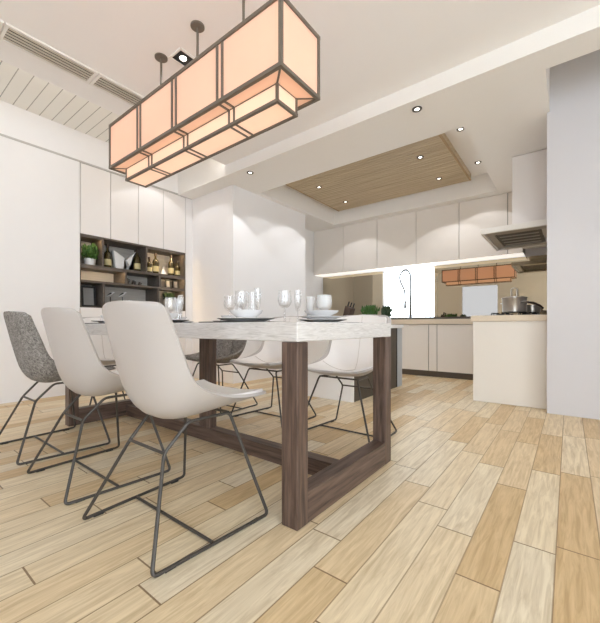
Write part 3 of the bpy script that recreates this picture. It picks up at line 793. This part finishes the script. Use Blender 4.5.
# pot
t = thing('cooking_pot', 'stainless steel pot with a loop-handled lid on the hob', 'pot', (-.455, 4.32, .879))
cx, cy, z = -.46, 4.32, .8795
B().lathe([(0, z), (.100, z), (.110, z+.012), (.116, z+.150), (.119, z+.155), (.113, z+.155), (.107, z+.02), (0, z+.015)], (cx, cy, 0), 36).build('body', MSTEEL, t, True)
lid = B().lathe([(.120, z+.1555), (.120, z+.162), (.09, z+.171), (.03, z+.178), (0, z+.179)], (cx, cy, 0), 36).build('lid', MSTEEL, t, True)
B().tube(fillet([(cx-.026, cy, z+.174), (cx-.026, cy, z+.262), (cx+.026, cy, z+.262), (cx+.026, cy, z+.174)], .024), .008, seg=8).build('lid_handle', MSTEEL, lid, True)
for s in (-1, 1):
    B().tube(fillet([(cx+s*.112*.6, cy-s*.09, z+.10), (cx+s*.14*.7, cy-s*.135, z+.11), (cx+s*.155*.95, cy-s*.10, z+.11), (cx+s*.11, cy-s*.03, z+.10)], .02), .005, seg=6).build('side_handle', MSTEEL, t, True)
t = thing('milk_pan', 'small steel pan with a dark angled handle behind the large pot', 'pan', (-.30, 4.5, .879))
cx, cy = -.315, 4.53
B().lathe([(0, z), (.065, z), (.075, z+.012), (.078, z+.085), (.081, z+.088), (.075, z+.088), (.072, z+.015), (0, z+.012)], (cx, cy, 0), 30).build('body', MSTEEL, t, True)
B().tube([(cx+.045, cy-.06, z+.095), (cx-.035, cy-.075, z+.115), (cx+.015, cy-.09, z+.11), (cx+.075, cy-.13, z+.075), (cx+.105, cy-.17, z+.045)], [.008, .009, .010, .011, .009], seg=8).build('handle', MDARKW, t, True, label='dark handle')
# tap
t = thing('spring_tap', 'tall chrome kitchen tap with a looped spring hose before the bright window', 'tap', (-2.03, 5.55, .84))
tx, ty = -2.03, 5.55
B().lathe([(0, .8405), (.032, .8405), (.032, .852), (.022, .862), (.022, .93), (.017, .94), (.016, 1.22), (0, 1.22)], (tx, ty, 0), 20).build('column', MTAP, t, True)
hose = [(tx, ty, 1.20), (tx, ty, 1.50), (tx-.008, ty, 1.58), (tx-.055, ty-.01, 1.645), (tx-.12, ty-.02, 1.635), (tx-.165, ty-.03, 1.56), (tx-.155, ty-.03, 1.47), (tx-.115, ty-.03, 1.38), (tx-.085, ty-.03, 1.30), (tx-.078, ty-.03, 1.18)]
def smooth_path(p, n=8):
    out = []
    for i in range(len(p)-1):
        a, b_, c, d = [Vector(p[max(0, min(len(p)-1, i+k))]) for k in (-1, 0, 1, 2)]
        for k in range(n):
            s = k/n
            out.append(0.5*((2*b_) + (-a+c)*s + (2*a-5*b_+4*c-d)*s*s + (-a+3*b_-3*c+d)*s**3))
    out.append(Vector(p[-1])); return out
hp = smooth_path(hose)
hz = B().tube(hp, .012, seg=10).build('hose', MTAP, t, True)
# spring coil round the hose
coil = []
turns = 70
for i in range(turns*8+1):
    q = i/(turns*8)*(len(hp)-1); k = min(int(q), len(hp)-2); p = hp[k].lerp(hp[k+1], q-k); tg = (hp[k+1]-hp[k]).normalized()
    nn = tg.cross(Vector((0, 1, 0))).normalized(); bb = tg.cross(nn); a = 2*PI*i/8
    coil.append(p + (nn*math.cos(a)+bb*math.sin(a))*.0135)
B().tube(coil, .002, seg=4).build('spring', MTAP, hz, True)
B().lathe([(0, 1.02), (.016, 1.02), (.020, 1.04), (.014, 1.14), (.010, 1.19), (0, 1.19)], (tx-.078, ty-.03, 0), 16).build('spray_head', MTAP, t, True)
B().tube([(tx, ty, 1.12), (tx-.078, ty-.03, 1.12)], .006, seg=8).build('holder_arm', MTAP, t, True)
B().tube([(tx+.02, ty, .90), (tx+.075, ty-.02, .93)], .006, seg=8).build('lever', MTAP, t, True)
# island / breakfast counter between the table and the kitchen
t = thing('kitchen_island', 'white fronted island counter with a dark open end behind the table', 'island', (-1.97, 3.5, 0))
B().box(-2.42, -1.65, 2.97, 2.995, 0, .714, .001).build('front_panel', MTOPW, t)
B().box(-2.42, -1.652, 2.995, 4.04, 0, .714).build('cabinet_body', MDARKF, t)
B().box(-2.42, -1.652, 4.0401, 4.07, 0, .714).build('dark_infill', MBLK, t)
B().box(-2.42, -1.645, 4.0701, 4.21, 0, .714, .002).build('end_panel', MGREYP, t)
B().box(-2.43, -1.63, 2.965, 4.22, .7145, .752, .002).build('worktop', MTOPW, t)
def herb(x, y, w, label, m, seed, n, h):
    z = .7525
    t = thing('herb_planter', label, 'plant', (x, y, z))
    B().box(x-w/2, x+w/2, y-.05, y+.05, z, z+.09, .006).build('trough', MPOR, t)
    B().box(x-w/2+.008, x+w/2-.008, y-.042, y+.042, z+.0901, z+.096).build('soil', MSOIL, t)
    b = B(); rnd = random.Random(seed)
    for k in range(6):
        leaf_cluster(b, (x-w/2+.02+(w-.04)*k/5, y, z+.095), .06, h*rnd.uniform(.75, 1), n//6, .05, seed+k)
    b.build('foliage', m, t)
herb(-1.93, 3.9, .17, 'bright green herbs in a white trough on the island worktop', MLEAF, 11, 260, .15)
herb(-1.71, 3.9, .07, 'darker herbs in a small white trough at the island corner', MLEAFD, 21, 120, .13)
t = thing('knife_block', 'leaning dark brown knife block on the island beside the green herbs', 'knife block', (-2.17, 3.78, .7525))
z = .7525
b = B(); b.poly_prism([(-2.23, 3.70, z), (-2.14, 3.70, z), (-2.08, 3.70, z+.20), (-2.16, 3.70, z+.235)], (0, .1, 0)); b.build('block', MDARKW, t)
for k in range(3):
    xx = -2.145+k*.024
    B().tube([(xx, 3.73+k*.02, z+.225-k*.011), (xx+.022, 3.73+k*.02, z+.285-k*.011)], .009, seg=8).build('knife_handle', MBLK, t, True)
t = thing('pepper_mill', 'sand-coloured pepper mill on the island left of the knife block', 'mill', (-2.27, 3.9, z))
B().lathe([(0, z), (.032, z), (.032, z+.01), (.019, z+.07), (.024, z+.13), (.014, z+.16), (0, z+.16)], (-2.27, 3.9, 0), 20).build('body', MSTONE, t, True)
B().lathe([(0, z+.1605), (.015, z+.1605), (.018, z+.18), (.010, z+.195), (0, z+.198)], (-2.27, 3.9, 0), 16).build('knob', MDARKW, t, True)

# ------------------------------------------------------------------ things on the table
ZT = .756
def placemat(x, y, rz, label):
    o = B().box(-.175, .175, -.14, .14, 0, .004, .0015).build('placemat', MPLACE)
    o.location = (x, y, ZT); tag(o, label, 'placemat', 'charcoal placemats')
def lathe_thing(name, prof, m, x, y, z, label, cat, group, seg=32, extra=None):
    t = thing(name, label, cat, (x, y, z), group)
    b = B(); b.lathe(prof, (x, y, z), seg); b.build('body', m, t, True)
    return t
def plate(x, y, z, r, label):
    o = B().lathe([(0, 0), (r*.6, 0), (r*.62, .003), (r*.95, .012), (r, .015), (r*.97, .017), (r*.62, .008), (0, .006)], (0, 0, 0), 40).build('plate', MPOR, None, True)
    o.location = (x, y, z); tag(o, label, 'plate', 'white plates')
def bowl(x, y, z, r, h, label):
    o = B().lathe([(0, 0), (r*.55, 0), (r*.58, .004), (r*.9, h*.6), (r, h), (r*.95, h), (r*.84, h*.6), (r*.5, .010), (0, .009)], (0, 0, 0), 36).build('bowl', MPOR, None, True)
    o.location = (x, y, z); tag(o, label, 'bowl', 'white bowls')
def tumbler(x, y, z, r, h, label, m=None):
    o = B().lathe([(0, 0), (r*.8, 0), (r, h), (r*.93, h), (r*.75, .008), (0, .008)], (0, 0, 0), 24).build('tumbler', m or MGLASS, None, True)
    o.location = (x, y, z); tag(o, label, 'glass', 'glasses on the table')
def wineglass(x, y, z, r, h, label, m=None):
    t = thing('wine_glass', label, 'glass', (x, y, z), 'glasses on the table'); m = m or MGLASS
    B().lathe([(0, h*.45), (r*.35, h*.46), (r*.85, h*.55), (r, h*.68), (r*.88, h), (r*.84, h), (r*.95, h*.68), (r*.8, h*.57), (0, h*.475)], (x, y, z), 28).build('bowl', m, t, True)
    B().tube([(x, y, z+.006), (x, y, z+h*.46)], [.006, .0035], seg=8).build('stem', m, t, True)
    B().lathe([(0, 0), (r*.8, 0), (r*.8, .002), (r*.2, .006), (0, .007)], (x, y, z), 24).build('foot', m, t, True)
def flute(x, y, z, r, h, label):
    t = thing('champagne_flute', label, 'glass', (x, y, z), 'glasses on the table')
    B().lathe([(0, h*.35), (r*.5, h*.38), (r*.9, h*.6), (r, h*.8), (r*.85, h), (r*.8, h), (r*.93, h*.8), (r*.82, h*.6), (0, h*.37)], (x, y, z), 24).build('bowl', MGLASS, t, True)
    B().tube([(x, y, z+.006), (x, y, z+h*.36)], [.005, .003], seg=8).build('stem', MGLASS, t, True)
    B().lathe([(0, 0), (r*1.2, 0), (r*1.2, .002), (r*.25, .006), (0, .007)], (x, y, z), 24).build('foot', MGLASS, t, True)
seats = [(-1.20, 1.14, 1, 'before the nearest white chair'), (-1.09, 1.62, -1, 'at the kitchen side of the near table end'),
         (-1.885, 1.14, 1, 'before the middle chair on our side'), (-1.87, 1.64, -1, 'across the table, in the middle'),
         (-2.555, 1.14, 1, 'before the grey chair at the left'), (-2.545, 1.64, -1, 'at the far end on the kitchen side')]
for i, (x, y, s, w_) in enumerate(seats):
    placemat(x, y, 0, 'charcoal placemat ' + w_)
    plate(x, y, ZT+.0045, .135, 'large white plate ' + w_)
    if i == 1:
        plate(x-.01, y, ZT+.0215, .118, 'white plate stacked on a larger one ' + w_)
        bowl(x-.01, y, ZT+.0395, .098, .03, 'white bowl on the stacked plates ' + w_)
        tumbler(-1.275, 1.755, ZT, .026, .165, 'tall frosted tumbler behind the bowl ' + w_, MFROST)
        wineglass(-1.17, 1.752, ZT, .048, .17, 'frosted goblet behind the bowl ' + w_, MFROST)
    else:
        bowl(x, y, ZT+.0215, .078, .036, 'white bowl on the plate ' + w_)
        q = -.17 if s > 0 else .22
        yy = y+.17 if s > 0 else y-.17
        wineglass(x+q-.05, yy, ZT, .036, .175, 'clear wine glass beside the bowl ' + w_)
        tumbler(x+q+.04, yy, ZT, .027, .165, 'clear tumbler right of the wine glass ' + w_)
        flute(x+q+.095, yy-.02, ZT, .019, .18, 'slim clear flute beside the tumbler ' + w_)
wineglass(-1.15, 1.36, ZT, .036, .165, 'clear wine glass standing alone between the two near place settings')
flute(-1.085, 1.385, ZT, .019, .165, 'slim clear flute beside the lone wine glass')
t = thing('table_knife', 'steel knife lying right of the placemat at the kitchen side of the near table end', 'knife', (-.90, 1.66, ZT))
B().box(-.905, -.893, 1.58, 1.68, ZT, ZT+.004, .001).build('handle', MSTEELD, t)
B().box(-.904, -.892, 1.68, 1.78, ZT, ZT+.0025, .0008).build('blade', MSTEEL, t)

# ------------------------------------------------------------------ light
W = bpy.data.worlds.new('daylight'); bpy.context.scene.world = W; W.use_nodes = True
bg = W.node_tree.nodes['Background']
bg.inputs['Color'].default_value = (0.82, 0.92, 1.0, 1); bg.inputs['Strength'].default_value = 6.2
sc = bpy.context.scene
sc.view_settings.view_transform = 'Standard'; sc.view_settings.look = 'None'; sc.view_settings.gamma = 1.0; sc.view_settings.use_curve_mapping = False
sc.view_settings.exposure = 0.0
sc.cycles.max_bounces = 10; sc.cycles.diffuse_bounces = 7; sc.cycles.transparent_max_bounces = 24
sc.cycles.caustics_reflective = False; sc.cycles.caustics_refractive = False
sc.cycles.sample_clamp_indirect = 6.0
